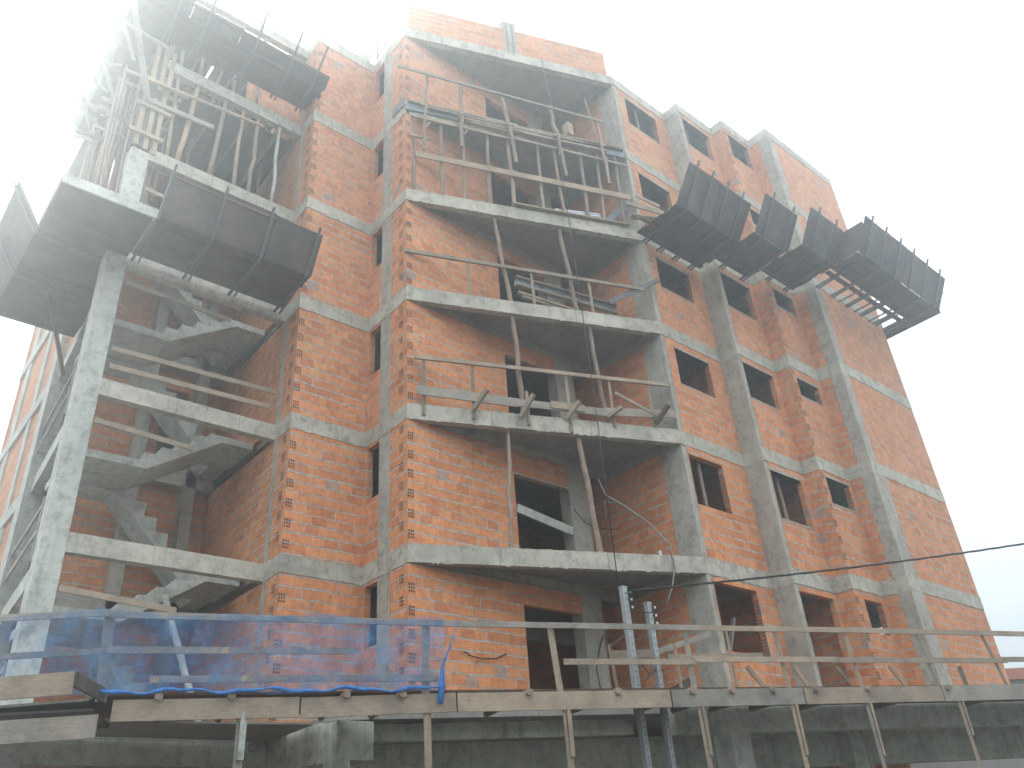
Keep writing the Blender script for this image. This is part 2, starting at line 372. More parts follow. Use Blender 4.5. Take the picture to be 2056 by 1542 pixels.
for k in range(6):
    z0, z1 = Z[k]+(.005 if k else -.1), Z[k+1]-BH-.003
    bm_ = B1 if k < 4 else B2
    wall('x', 1.53, -1.69, .0, z0, z1, bm_, ends='start')                                   # C - D
    wall('y', -1.69, 1.671, 5.5, z0, z1, B3, ends='startodd')                                # stair side wall
    wall('y', 0.0, .141, 1.529, z0, z1, bm_, [(1.0, 1.46, Z[k]+1.33, z1-.06)], ends='startodd')  # D - E
    dt = 8.78 if k == 1 else (16.9+.6 if k == 4 else Z[k]+2.13)
    wall('x', 0.0, 0.0, 4.28, z0, z1, bm_, [(2.68, 4.28, Z[k]-.2, dt)], ends='start')          # balcony back wall
    wall('x', .64, 4.88, 5.62, z0, z1, bm_)
    wall('y', 5.62, -1.665, .64, z0, z1, bm_)                                              # balcony right wall
    wall('x', -2.25, 5.771, 7.92, z0, z1, bm_, [win1[k]], jamb=True)
    wall('x', -2.76, 8.072, 9.58, z0, z1, bm_, [win2[k]])
    wall('y', 9.58, -3.039, -2.76, z0, z1, bm_, ends=None)
    wall('y', 9.5801, -2.759, -1.2, z0, z1, bm_) if k == 0 else None
    wall('x', -3.18, 9.58, 10.99, z0, z1, B3, [win3[k]], ends='startodd', jamb=True)
    wall('y', 10.99, -3.5, -3.18, z0, z1, bm_)
    wall('x', -3.82, 11.33, 14.84, z0, z1, B3)
    wall('y', 14.70, -3.679, DEP, z0, z1, B3)
    # outer and inner partitions
    wall('x', DEP-.14, -1.5, 14.69, z0, z1, B1)
    wall('x', 3.4, .2, 14.6, z0, z1, B1, [(3.0, 3.9, Z[k]-.2, Z[k]+2.1), (11.2, 12.1, Z[k]-.2, Z[k]+2.1)], name='partition_wall')
    wall('y', 7.7, -2.0, 3.4, z0, z1, B1, name='partition_wall')
    wall('y', 9.75, -2.5, 3.4, z0, z1, B1, name='partition_wall') if k else None
    # stair shaft: back wall and the long left facade
    wall('x', 5.5, -4.7, -1.69, z0, z1, B3, [(-2.95, -2.4, Z[k]+.1, Z[k]+2.1)] if k > 1 else []) if k < 5 else None
    if k < 5:
        mb = MB(); mb.box(-4.86, -4.72, 8.0 if k < 3 else 4.6, 13, z0, z1, B2); mb.build('brick_wall', bld)
# lintel strips over windows (thin brick course under the beam reads by itself), sills
for wn, yy in ((win1, -2.25), (win2, -2.76), (win3, -3.18)):
    for k, (a, b, c, d) in wn.items():
        if k and not (k == 1 and yy == -2.25):
            mb = MB(); mb.box(a-.06, b+.04, yy-.008, yy+.145, d, d+.055, CC); mb.build('window_lintel', bld); part(bld, 'window_sill', ('box', a, b, yy-.006, yy+.146, c-.03, c+.012, CC))
# columns -----------------------------------------------------------
def col(x0, x1, y0, y1, za, zb, mt=CC, nm='column'):
    mb = MB(); mb.box(x0, x1, y0, y1, za, zb, mt); mb.build(nm, bld)
for k in range(6):
    za, zb = (Z[k]-.3 if k == 0 else Z[k]-BH+.02), Z[k+1]-BH+.01
    col(-.006, .16, .6, 1.0, za, zb)                                     # between D and E
    col(4.281, 4.86, -.004, .30, za, zb)                                 # balcony back corner
    col(5.61, 5.77, -2.243, -1.666, za, zb)                              # F
    col(7.91, 8.071, -2.752, -2.252, za, zb)                             # H
    col(10.98, 11.329, -3.826, -3.501, za, zb)                           # M
    col(-1.70, -1.55, 2.05, 2.20, za, zb)                                # stair side
    mb = MB(); mb.box(11.33, 11.55, -3.828, -3.70, za, zb, CC); mb.build('column_pier', bld) if k in (0, 1) else None
    if k < 5:
        col(-3.5, -3.26, 5.2, 5.49, za, zb); col(-2.32, -2.08, 5.2, 5.49, za, zb)
        pass
        col(-5.02, -4.6, 7.2, 7.7, za, zb, CL); col(-4.91, -4.7, 9.4, 9.8, za, zb, CL); col(-4.91, -4.7, 11.6, 12.1, za, zb, CL)
# the corner column of the stair wing and its ring of beams
for k in range(4):
    col(-5.42, -5.045, 2.17, 2.52, (0 if k == 0 else Z[k]-.02), Z[k+1]-(.02 if k < 3 else .18), CL if k < 4 else CC)
for k in range(1, 7):
    z1 = Z[k]
    part(bld, 'stair_beam', ('box', -5.044, -1.68, 2.185, 2.36, z1-.33, z1-.001, CB))
    if k < 6: part(bld, 'stair_beam', ('beam', (-5.12, 2.53, z1-.18), (-4.72, 8.2, z1-.18), .2, .36, CL), ('box', -4.93, -4.73, 8.0, 13, z1-.36, z1-.01, CL))
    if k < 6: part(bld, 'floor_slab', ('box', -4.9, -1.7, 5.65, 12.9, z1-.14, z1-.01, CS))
    part(bld, 'stair_beam', ('box', -4.7, -1.7, 5.2, 5.49, z1-.36, z1-.0, CC)) if k < 6 else None
part(bld, 'brick_wall', ('box', -4.9, -1.6, 12.9, 13.04, 0, Z[5]-.4, B1))
# stairs ------------------------------------------------------------
def flight(k):
    z = Z[k]; zm = z+1.98; rise = (Z[k+1]-zm)/5; st = thing_child('stair_flight')
    # upper flight, seen from the street: landing - five steps - landing
    ys, ye = 3.2, 4.4; xs = [-3.8+.29*i for i in range(6)]
    prof = [(-5.0, zm)]
    top = [(-5.0, zm), (-3.82, zm)]
    for i in range(5): top += [(-3.82+.30*i, zm+rise*(i+1)), (-3.82+.30*(i+1), zm+rise*(i+1))]
    top += [(-1.70, Z[k+1]-.004)]
    bot = [(-1.70, Z[k+1]-.14), (-2.36, Z[k+1]-.14), (-3.74, zm-.15), (-5.0, zm-.15)]
    poly = top+bot; n = len(poly); mb = MB()
    vs = [(x, ys, zz) for x, zz in poly]+[(x, ye, zz) for x, zz in poly]
    mb.add(vs, [tuple(range(n))[::-1], tuple(range(n, 2*n))]+[(i, (i+1) % n, (i+1) % n+n, i+n) for i in range(n)], CL)
    mb.build('upper_flight', st)
    mb = MB(); top = [(-5.0, zm-.01), (-3.80, zm-.01)]; r2 = 1.97/7
    for i in range(7): top += [(-3.80+.26*i, zm-.01-r2*i-.0001), (-3.80+.26*(i+1), zm-.01-r2*i)] if i else []
    top += [(-1.98, z+.02), (-1.75, z+.02)]; bot = [(-1.75, z-.12), (-2.1, z-.12), (-3.9, zm-.17), (-5.0, zm-.17)]
    poly = top+bot; n = len(poly); vs = [(x, 4.45, zz) for x, zz in poly]+[(x, 5.15, zz) for x, zz in poly]
    mb.add(vs, [tuple(range(n))[::-1], tuple(range(n, 2*n))]+[(i, (i+1) % n, (i+1) % n+n, i+n) for i in range(n)], CL)
    mb.build('lower_flight', st)
def thing_child(name):
    o = bpy.data.objects.new(name, None); COL.objects.link(o); o.parent = bld; return o
for k in range(4): flight(k)
# roof parapet over the balcony --------------------------------------
part(bld, 'roof_parapet', ('prism', [(.2, ly(.2, -.1)), (5.6, ly(5.6, -.1)), (5.6, ly(5.6, -.24)), (.2, ly(.2, -.24))], Z[6]+.002, 22.34, B2),
     ('prism', [(2.68, ly(2.68, -.085)), (3.03, ly(3.03, -.085)), (3.03, ly(3.03, -.26)), (2.68, ly(2.68, -.26))], Z[6]-.05, 22.66, CC),
     ('beam', (2.77, ly(2.77, -.07), Z[6]+.05), (2.77, ly(2.77, -.07), 22.62), .04, .03, W3), ('beam', (2.93, ly(2.93, -.07), Z[6]+.02), (2.93, ly(2.93, -.07), 22.6), .05, .03, W3))
part(bld, 'column_stub', ('box', -.42, -.1, 1.6, 1.85, Z[6]-.02, 21.66, CL))
# ground storey and podium
def pod(x0, x1, d0, d1, z0, z1, mt, nm):
    part(bld, nm, ('prism', [(x0, ly(x0, d0)), (x1, ly(x1, d0)), (x1, ly(x1, d1)), (x0, ly(x0, d1))], z0, z1, mt))
pod(3.95, 16, .6, .35, 3.38, 3.80, CG, 'podium_beam')
pod(-.70, 3.949, -.3, -.5, 3.52, 3.80, CG, 'podium_beam')
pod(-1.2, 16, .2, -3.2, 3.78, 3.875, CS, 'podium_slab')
pod(-1.2, 16, -1.25, -1.45, 2.95, 3.6, CG, 'podium_beam')
part(bld, 'podium_beam', ('box', -1.35, -.72, -.1, .5, 3.17, 3.72, CG), ('box', -1.35, -1.12, -.1, .3, 0, 3.169, CG))
part(bld, 'podium_beam', ('box', -1.34, -1.0, .5, 8, 3.2, 3.77, CG))
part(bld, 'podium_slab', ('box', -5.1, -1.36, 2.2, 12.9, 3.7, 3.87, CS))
part(bld, 'podium_beam', ('box', -5.05, -1.36, 2.2, 2.4, 3.36, 3.71, CG))
pod(4.95, 5.30, .55, .2, 0, 3.381, CL, 'podium_column')
pod(13.2, 13.7, .55, .2, 0, 3.381, CL, 'podium_column')
pod(9.0, 9.4, -1.0, -1.24, 0, 3.77, CG, 'podium_column')
pod(1.5, 14.5, -4.5, -4.64, 0, 3.7, B1, 'brick_wall')
part(bld, 'brick_wall', ('box', -5.0, -1.4, 4.6, 4.74, 0, 3.37, B1))
part(bld, 'podium_column', ('box', -5.3, -4.85, 3.9, 4.3, 0, 3.36, CG))

# ================================================================== things on the building
GP = 'round timber props between the balcony slabs'
def prop(label, x0, z0, x1, z1, d=-.12, r=.05, seed=1, name='timber_prop', group=GP, foot=True):
    base = (x1, ly(x1, d), z1)
    t = thing(name, label, 'prop', base, group)
    pole(base, (x0, ly(x0, d), z0), r*1.08, r*.85, seed).build('pole', t)
    if foot: part(t, 'wedge', ('box', x1-.13, x1+.13, base[1]-.08, base[1]+.08, z1-.001, z1+.035, W2))
    return t
ZB = [z-BH for z in Z]
prop('round timber prop, left one of the pair under the lowest balcony ceiling', 2.0, ZB[2]+.0, 1.9, Z[1], r=.045, seed=3, foot=False)
prop('thick leaning round prop, right one of the pair on the lowest balcony slab', 3.44, ZB[2], 3.6, Z[1], r=.062, seed=4)
prop('round prop, left of the pair behind the plank-edged balcony rail', 2.28, ZB[3], 2.36, Z[2], r=.058, seed=5, foot=False)
prop('round prop, right of the pair behind the plank-edged balcony rail', 4.01, ZB[3], 4.13, Z[2], r=.052, seed=6, foot=False)
prop('bowed round prop left of the steel channels on the third balcony', 2.05, ZB[4], 2.28, Z[3], r=.05, seed=7, foot=False)
prop('spliced round prop crossing the steel channels on the third balcony', 3.6, ZB[4], 3.78, Z[3], r=.055, seed=8, foot=False)
# --- guardrail of the third balcony
def rail(label, d, z, top, posts, x0, x1, wd=.035, ht=.085, mt=W1, extra=None):
    t = thing('balcony_guardrail', label, 'guardrail', (x0, ly(x0, d), z), 'timber guardrails along the balcony edges')
    part(t, 'top_rail', ('beam', (x0, ly(x0, d), top[0]), (x1, ly(x1, d), top[1]), wd+.015, ht, mt))
    for p in posts: part(t, 'post', ('beam', (p[0], ly(p[0], d-.04), p[1]), (p[0]+random.uniform(-.02, .02), ly(p[0], d-.04), p[2]), .08, .04, mt))
    return t
r3 = rail('thin plank guardrail with four posts on the third balcony, channels lying behind', .02, Z[3], (13.5, 13.43), [(1.33, Z[3], 13.48), (2.74, Z[3], 13.46), (4.08, Z[3], 13.44), (5.36, Z[3], 13.42)], -.05, 5.4)
r2 = rail('plank guardrail with wide toe board and stub brackets on the second balcony', .06, Z[2], (10.72, 10.74), [(.3, 9.40, 10.70), (1.26, 9.42, 10.70), (2.34, 9.4, 10.2), (3.22, 9.32, 10.7), (4.16, 9.55, 10.7), (5.05, 9.65, 10.74)], .1, 5.5)
part(r2, 'toe_board', ('beam', (.12, ly(.12, .09), 9.93), (2.1, ly(2.1, .09), 9.86), .03, .20, W3), ('beam', (2.05, ly(2.05, .10), 9.86), (3.95, ly(3.95, .10), 9.84), .03, .17, W3), ('beam', (3.9, ly(3.9, .09), 9.86), (5.5, ly(5.5, .09), 9.98), .03, .19, W3))
part(r2, 'toe_board', ('beam', (2.74, ly(2.74, .135), 9.88), (3.45, ly(3.45, .135), 9.86), .025, .16, W1), label='short pale offcut nailed over the toe board')
for i, (xa, za, zb) in enumerate([(1.22, 9.95, 9.62), (2.15, 9.96, 9.55), (3.1, 9.92, 9.62), (3.99, 9.88, 9.75), (5.05, 10.05, 9.7)]):
    part(r2, 'bracket', ('beam', (xa, ly(xa, .06), zb), (xa+.10, ly(xa+.1, .34), za), .07, .09, WB if i == 4 else W1))
part(r2, 'brace', ('beam', (4.2, ly(4.2, .1), 10.36), (5.25, ly(5.25, .1), 9.80), .03, .07, W1))
# --- steel channels and other stuff lying on the third balcony
for i, (x0, za, x1, zb, lab) in enumerate([(2.72, 13.55, 5.1, 13.12, 'upper grey steel channel with timber flanges leaning on the third balcony'), (2.78, 13.24, 4.7, 12.80, 'lower plank bundle leaning under the steel channel on the third balcony')]):
    c = Vector((x0, ly(x0, -.55), za)); t = thing('steel_channel' if i == 0 else 'plank_bundle', lab, 'channel' if i == 0 else 'planks', c)
    p, q = Vector((x0, ly(x0, -.55), za)), Vector((x1, ly(x1, -.55), zb))
    if i == 0:
        part(t, 'web', ('beam', p, q, .02, .24, SG)); part(t, 'flange', ('beam', p+Vector((0, -.04, .12)), q+Vector((0, -.04, .12)), .12, .03, W1)); part(t, 'flange', ('beam', p+Vector((0, -.04, -.12)), q+Vector((0, -.04, -.12)), .12, .03, W1))
    else: part(t, 'plank', ('beam', p, q, .10, .05, W2)); part(t, 'plank', ('beam', p+Vector((.1, -.02, -.09)), q+Vector((.3, -.02, -.07)), .10, .08, W3))
t = MB(); t.beam((4.62, ly(4.62, -.15), 13.02), (5.72, ly(5.72, .12), 13.72), .03, .13, ST)
solo(t, 'steel_bar', 'flat dark steel bar leaning out beside the column on the third balcony', 'bar', (4.62, ly(4.62, 0), 13.0))
t = MB(); t.beam((2.72, .03, 8.02), (4.27, .03, 7.80), .05, .19, CL)
solo(t, 'plank', 'wide pale plank nailed across the lowest balcony doorway', 'plank', (2.72, .03, 8.02))
# --- fourth balcony: shoring frame
fr = thing('shoring_frame', 'timber shoring frame of uprights and planks filling the fourth balcony', 'shoring', (.2, ly(.2), Z[4]))
up_ = [(.24, 17.77, .20, W1, .035), (.84, 17.6, .83, WR, .05), (1.37, 17.8, 1.34, WR, .045), (1.97, 17.7, 1.9, WR, .05), (2.47, 17.7, 2.50, WR, .055), (3.22, 17.7, 3.21, W2, .045), (3.65, 17.6, 3.72, WR, .048), (4.34, 17.7, 4.31, WR, .052), (4.8, 17.7, 4.72, WR, .045), (5.3, 17.84, 5.24, WR, .045)]
for i, (xt, zt, xb, mt, r) in enumerate(up_):
    pole((xb, ly(xb, -.03), Z[4]), (xt, ly(xt, -.03), zt+.1), r, r*.85, 30+i, WR, .015).build('upright', fr)
part(fr, 'cross_plank', ('beam', (.19, ly(.19, .05), 16.5), (5.46, ly(5.46, .05), 16.4), .03, .17, W2))
part(fr, 'cross_plank', ('beam', (.2, ly(.2, .06), 17.78), (2.6, ly(2.6, .06), 17.67), .04, .09, W2), ('beam', (2.5, ly(2.5, .10), 17.68), (5.5, ly(5.5, .06), 17.55), .04, .08, W1))
part(fr, 'sole_plank', ('beam', (2.4, ly(2.4, .03), 15.44), (5.3, ly(5.3, .03), 15.42), .15, .04, W1))
part(fr, 'cross_plank', ('beam', (.1, ly(.1, .02), 17.15), (.55, ly(.55, .02), 17.13), .04, .07, W1))
t = MB()
for i in range(6):
    z = 15.44+.055*i; t.beam((3.62+.03*i, ly(3.62, -.45), z+.02), (4.95-.03*i, ly(4.95, -.45), z), .7, .035, ZN)
solo(t, 'roofing_sheets', 'stack of pale blue corrugated sheets on the fourth balcony floor', 'sheets', (4.2, ly(4.2, -.45), Z[4]))
t = MB()
t.beam((4.85, ly(4.85, -.25), 15.55), (5.5, ly(5.5, -.25), 16.3), .04, .14, SG)
solo(t, 'steel_plate', 'grey steel plate leaning in the right corner of the fourth balcony', 'plate', (4.85, ly(4.85, -.25), 15.5))
# --- fifth balcony: platform of steel and planks, leaning poles, rail
pf = thing('working_platform', 'stack of steel channels and planks forming the fifth balcony edge', 'platform', (.1, ly(.1), 17.9))
part(pf, 'steel_channel', ('beam', (-.02, ly(-.02, .0), 18.14), (2.2, ly(2.2, .0), 18.10), .05, .22, SG), ('beam', (-.02, ly(-.02, .0), 18.34), (-.02, ly(-.02, -.5), 18.34), .03, .3, SG))
part(pf, 'steel_channel', ('beam', (3.5, ly(3.5, .0), 18.02), (5.55, ly(5.55, .0), 17.98), .06, .2, SG))
for i, (xa, za, xb, zb, mt, h, d) in enumerate([(.05, 18.30, 2.7, 18.22, W1, .06, .03), (.5, 18.16, 3.6, 18.04, W1, .05, .06), (1.2, 18.02, 3.2, 17.96, W2, .05, .07), (1.9, 18.2, 4.4, 18.08, W1, .06, .04), (2.6, 18.02, 5.5, 18.12, WB, .05, .03), (2.8, 17.93, 5.0, 17.9, W1, .06, .08), (3.1, 18.2, 5.5, 18.2, W1, .05, .02), (1.5, 17.9, 2.4, 17.86, W2, .04, .09)]):
    part(pf, 'plank', ('beam', (xa, ly(xa, d), za), (xb, ly(xb, d), zb), .11, h, mt))
t = MB(); t.beam((.5, ly(.5, -.4), 18.50), (3.75, ly(3.75, -.4), 18.46), .03, .26, SG)
solo(t, 'steel_channel', 'long dark steel channel standing on edge behind the fifth balcony poles', 'channel', (.5, ly(.5, -.4), 18.3))
pr = thing('balcony_guardrail', 'pole guardrail hung on long leaning poles outside the fifth balcony', 'guardrail', (.3, ly(.3, .15), 16.5), 'timber guardrails along the balcony edges')
for i, (xt, zt, xb, zb, r) in enumerate([(.43, 19.35, .31, 16.55, .04), (1.24, 19.25, 1.20, 16.9, .05), (2.27, 19.12, 2.50, 16.72, .055), (3.53, 19.1, 3.74, 16.6, .052), (4.80, 18.98, 4.84, 16.62, .045)]):
    pole((xb, ly(xb, .17), zb), (xt, ly(xt, .17), zt), r*.9, r, 50+i, WR, .03).build('leaning_pole', pr)
part(pr, 'top_rail', ('beam', (-.32, ly(-.32, .22), 19.3), (2.3, ly(2.3, .22), 19.08), .04, .075, W1), ('beam', (2.1, ly(2.1, .255), 19.06), (4.92, ly(4.92, .22), 18.88), .04, .07, W3))
for i, x in enumerate((.35, 1.25, 2.4, 3.6, 4.82)):
    part(pr, 'strut', ('beam', (x-.14, ly(x, .22), 18.0-.03*i), (x+.16, ly(x+.1, .12), 18.25-.03*i), .03, .05, W1), ('beam', (x-.02, ly(x, .2), 17.3), (x+.22, ly(x+.2, .02), 17.75), .03, .05, W3))
t = MB(); t.box(4.0, 4.18, ly(4.1, .0)-.1, ly(4.1, 0)+.1, 18.3, 18.72, W2)
solo(t, 'timber_block', 'short upright fresh timber block behind the fifth balcony rail', 'block', (4.1, ly(4.1), 18.3))
t = MB(); t.beam((5.2, ly(5.2, -.3), 18.35), (4.98, ly(4.98, -.3), 20.3), .10, .03, W2)
solo(t, 'plank', 'narrow plank standing against the wall of the fifth balcony', 'plank', (5.2, ly(5.2, -.3), 18.3))
# props in the windows of the second storey and top
def wprop(x, y, z0, z1, label, lean=.0, r=.045, seed=1):
    t = pole((x, y, z0), (x+lean, y, z1), r, r*.9, seed, WR, .008); o = solo(t, 'window_prop', label, 'prop', (x, y, z0), 'round props seen through window openings'); smooth(o)
wprop(6.36, -2.05, Z[1], 9.3, 'round prop inside the near window above the lowest balcony level', 0, .05, 71)
wprop(8.78, -2.5, Z[1], 9.3, 'round prop inside the middle window of the second storey', -.05, .055, 72)
wprop(6.75, -2.05, Z[5], 20.8, 'round prop inside the near window of the top storey', 0, .045, 73)
wprop(8.55, -2.5, Z[5], 20.8, 'round prop inside the middle window of the top storey', 0, .045, 74)
t = MB(); t.beam((6.05, -1.9, 4.4), (6.75, -1.9, 5.75), .08, .05, W3)
solo(t, 'plank', 'plank leaning diagonally inside the bottom near window', 'plank', (6.05, -1.9, 4.4))

# ================================================================== catch platforms
def tray(parent, x0, x1, yw, zd, proj, outk, uph, arms, deck_back=.12, ext=.10, mt=WD):
    yk = yw-proj; yt = yk-outk; zt = zd+uph
    mb = MB(); y = yk+.02; rt_ = random.Random(int(x0*100)+int(zd*10))
    while y < yw-deck_back-.05:
        w_ = rt_.uniform(.16, .26); e = min(y+w_, yw-deck_back); g0 = rt_.uniform(-.05, .04) if x0 != -5.0 else 0
        mb.box(x0-g0*.5, x1+rt_.uniform(-.10, .03), y, e, zd+rt_.uniform(0, .012), zd+.035, mt if rt_.random() < .8 else WB); y = e+(rt_.uniform(.004, .012) if rt_.random() < .85 else rt_.uniform(.02, .04))
    mb.build('deck', parent)
    for i, yy in enumerate((yw-proj*.36, yw-proj*.78)):
        part(parent, 'batten', ('box', x0+.02, x1-.02, yy-.07, yy+.07, zd-.035, zd-.003, WB))
    ns = max(1, round((x1-x0)/1.1))
    for si in range(ns):
        xa = x0+(x1-x0)*si/ns+.004; xb = x0+(x1-x0)*(si+1)/ns-.004; tj = rt_.uniform(-.05, .07); sl_ = rt_.uniform(-.03, .03)
        mb = MB(); vs = []
        for x, dz in ((xa, tj), (xb, tj+sl_)):
            a, b = Vector((0, yk+rt_.uniform(-.012, .012), zd+.01)), Vector((0, yt, zt+dz)); d = (b-a).normalized(); nrm = Vector((0, d.z, -d.y))*.015
            for p, sg in ((a, -1), (b, -1), (b, 1), (a, 1)): q = p+nrm*sg; vs.append((x, q.y, q.z))
        mb.add(vs, [(0, 1, 2, 3), (4, 7, 6, 5), (0, 4, 5, 1), (1, 5, 6, 2), (2, 6, 7, 3), (3, 7, 4, 0)], mt); mb.build('guard_panel', parent)
    part(parent, 'rim_batten', ('beam', (x0+.03, yt+.04, zt-.06), (x1-.05, yt+.04, zt-.03), .04, .07, WB))
    for x in arms:
        jx = random.uniform(-.03, .03)
        pk = Vector((x, yk-.035, zd-.06)); tp = Vector((x+jx, yt-.05, zt)) + Vector((0, -outk, uph)).normalized()*ext
        part(parent, 'bracket', ('beam', (x+jx, yw-.01, zd-.09), pk, .045, .05, ST), ('beam', pk+Vector((0, .01, -.01)), tp, .045, .045, ST, (0, 1, 0)),
             ('beam', (x+jx+.12, yw-.01, zd-.09), pk+Vector((.02, .05, -.01)), .03, .035, ST))
tr = thing('catch_platform', 'dark stepped catch platform with raised panels wrapping the right facade', 'catch platform', (5.1, -2.3, 15.0))
zr = 15.0
tray(tr, 5.25, 7.72, -2.27, zr, 1.40, .60, .92, (5.54, 6.10, 6.72, 7.30))
tray(tr, 7.70, 9.14, -2.78, zr+.004, 1.40, .55, .92, (7.99, 8.90))
tray(tr, 9.15, 10.70, -3.2, zr+.008, 1.42, .52, .92, (9.51, 10.34))
tray(tr, 10.71, 15.33, -3.84, zr+.012, 1.50, .48, .92, (10.99, 11.75, 12.55, 13.35, 14.15, 14.95), deck_back=.62)
# the end of the tray beyond the corner
part(tr, 'deck', ('box', 14.9, 15.36, -4.45, -3.3, zr+.02, zr+.05, WD))
part(tr, 'guard_panel', ('box', 15.34, 15.39, -5.35, -3.3, zr-.06, zr+.35, WD), ('beam', (15.38, -5.2, zr+.2), (15.6, -5.5, zr+.6), .4, .03, WD))
part(tr, 'guard_panel', ('prism', [(10.68, -5.70), (10.71, -5.70), (10.71, -4.6), (10.68, -4.6)], zr+.05, zr+.82, WD))
for i in range(7):
    x = 12.2+.42*i; part(tr, 'bracket', ('beam', (x, -3.83, zr-.08), (x+.05, -4.6, zr-.06), .035, .04, ST))
# loose planks at its near end
pk = thing('loose_planks', 'fresh planks lying at the near end of the right catch platform', 'planks', (5.3, -2.4, 15.5))
part(pk, 'plank', ('beam', (5.25, ly(5.25, .12), 16.12), (6.0, ly(5.7, .38), 15.85), .04, .14, W1)); part(pk, 'plank', ('beam', (5.55, -2.35, 16.45), (6.15, -2.6, 16.2), .03, .10, W2))
part(pk, 'plank', ('beam', (5.2, -2.35, 15.55), (6.3, -3.1, 15.35), .18, .03, W2))
part(pk, 'plank', ('beam', (5.15, -2.6, 15.32), (7.2, -2.75, 15.2), .12, .03, W1))
# left platform around the stair wing (level 3) and the top one (level 5)
def left_tray(label, zd, loc, arms, xl, ys0, ys1, zup, n_side, boardz, outx=.5):
    t = thing('catch_platform', label, 'catch platform', loc)
    tray(t, -5.0 if boardz else -6.15, -1.86 if boardz else -1.60, 2.15, zd, 1.40 if boardz else .92, .42 if boardz else .25, .80 if boardz else .27, arms, deck_back=.05, ext=.12 if boardz else .6)
    # side deck
    part(t, 'deck', ('box', xl, -5.05, ys0, ys1, zd-.02, zd+.012, WD))
    mb = MB(); vs = []
    for y in (ys0+1.45 if boardz else ys0, ys1):
        for dx, dz in ((0, 0), (-outx, zup), (-outx-.03, zup-.01), (-.03, -.02)): vs.append((xl+dx, y, zd+dz))
    mb.add(vs, [(0, 1, 2, 3), (4, 7, 6, 5), (0, 4, 5, 1), (1, 5, 6, 2), (2, 6, 7, 3), (3, 7, 4, 0)], WD); mb.build('guard_panel', t)
    for i in range(n_side):
        y = ys0+1.6+(ys1-ys0-1.8)*i/max(1, n_side-1)
        part(t, 'bracket', ('beam', (-5.43, y+.1, zd-.06), (xl, y, zd-.05), .04, .045, ST), ('beam', (xl-.01, y, zd-.05), (xl-outx-.08, y, zd+zup+.04), .04, .045, ST))
    for yy in (ys0+1.0, ys0+2.9): part(t, 'batten', ('box', xl+.05, -5.1, yy-.08, yy+.08, zd-.06, zd-.024, WB))
    return t
tl = left_tray('dark catch platform with four steel brackets around the lower stair wing', 12.42, (-5.0, 2.1, 12.4), (-4.98, -3.97, -2.99, -2.0), -6.60, .8, 5.6, .85, 3, True)
part(tl, 'edge_board', ('box', -6.62, -4.95, .76, .795, 12.38, 12.60, CL), label='pale plank edging the corner of the platform')
part(tl, 'edge_board', ('box', -6.635, -6.605, .8, 2.2, 12.38, 12.54, W3))
part(tl, 'brace', ('beam', (-5.9, 4.2, 12.35), (-5.3, 4.3, 10.7), .05, .07, WB))
tt = left_tray('dark catch platform at the very top of the stair wing, poles sticking out', 18.72, (-5.0, 2.1, 18.7), (-5.3, -4.65, -3.5, -2.6, -1.95), -5.98, 1.2, 6.2, .3, 3, False, .15)
for y, x, w_ in ((1.75, -6.75, .06), (3.05, -6.85, .06), (4.5, -6.75, .14)):
    part(tt, 'outrigger', ('beam', (x, y, 18.2), (-5.2, y+.05, 18.1), .06, w_, W3)); part(tt, 'outrigger', ('beam', (-6.7, y-.35, 18.9), (-5.8, y+.2, 17.4), .05, .09, W3))

part(tt, 'long_brace', ('beam', (-6.2, 1.2, 18.3), (-5.35, 2.0, 16.5), .12, .05, W3))
# --- shores, beams and formwork between level 4 and the top of the stair wing
GS = 'thin shores crowded under the left formwork'
rd2 = random.Random(5)
for i in range(52):
    y = 2.4+rd2.uniform(0, 3.0); x = -5.05-rd2.uniform(-.35, .75); lean = rd2.uniform(-.12, .12); z0 = Z[3]+.02
    t = MB(); t.tube(wander((x, y, z0), (x+lean, y+lean*.6, 17.75), 4, .02, i), .026+rd2.uniform(0, .012), WR, 6)
    smooth(solo(t, 'timber_shore', 'thin timber shore in the crowded cluster left of the stair wing', 'shore', (x, y, z0), GS))
GQ = 'round shores on the upper beam of the stair wing'
for i, (xt, xb, lab, r, mt) in enumerate([(-4.76, -4.69, 'slim pale round shore, leftmost of six on the upper stair beam', .045, W2), (-4.30, -4.47, 'thick ochre shore, second from the left on the upper stair beam', .06, W2), (-3.62, -3.75, 'leaning grey shore, third from the left on the upper stair beam', .055, WR), (-3.18, -3.18, 'square sawn shore, fourth from the left on the upper stair beam', .045, W2), (-2.78, -2.82, 'rough round shore, fifth from the left on the upper stair beam', .05, WR), (-2.24, -2.25, 'whitewashed shore nearest the brick wall on the upper stair beam', .045, CL)]):
    t = pole((xb, 2.27, Z[4]), (xt, 2.27, 17.92), r, r*.9, 90+i, mt, .03); smooth(solo(t, 'timber_shore', lab, 'shore', (xb, 2.27, Z[4]), GQ))
for i in range(5):
    x = -4.5+.6*i; t = pole((x, 3.6+.2*(i % 2), Z[4]-.1), (x+.05, 3.7, 18.0), .04, .035, 120+i, WR); smooth(solo(t, 'timber_shore', 'slim shore standing behind the row on the upper stair beam', 'shore', (x, 3.6, Z[4]), 'slim shores in the shade behind the upper stair beam'))
ft = thing('column_formwork', 'wooden column formwork with nailed battens at the stair wing corner', 'formwork', (-5.2, 2.3, Z[4]))
part(ft, 'panel', ('box', -5.40, -5.05, 2.22, 2.26, 15.35, 18.2, WD), ('box', -5.40, -5.36, 2.26, 2.6, 15.4, 17.8, WD))
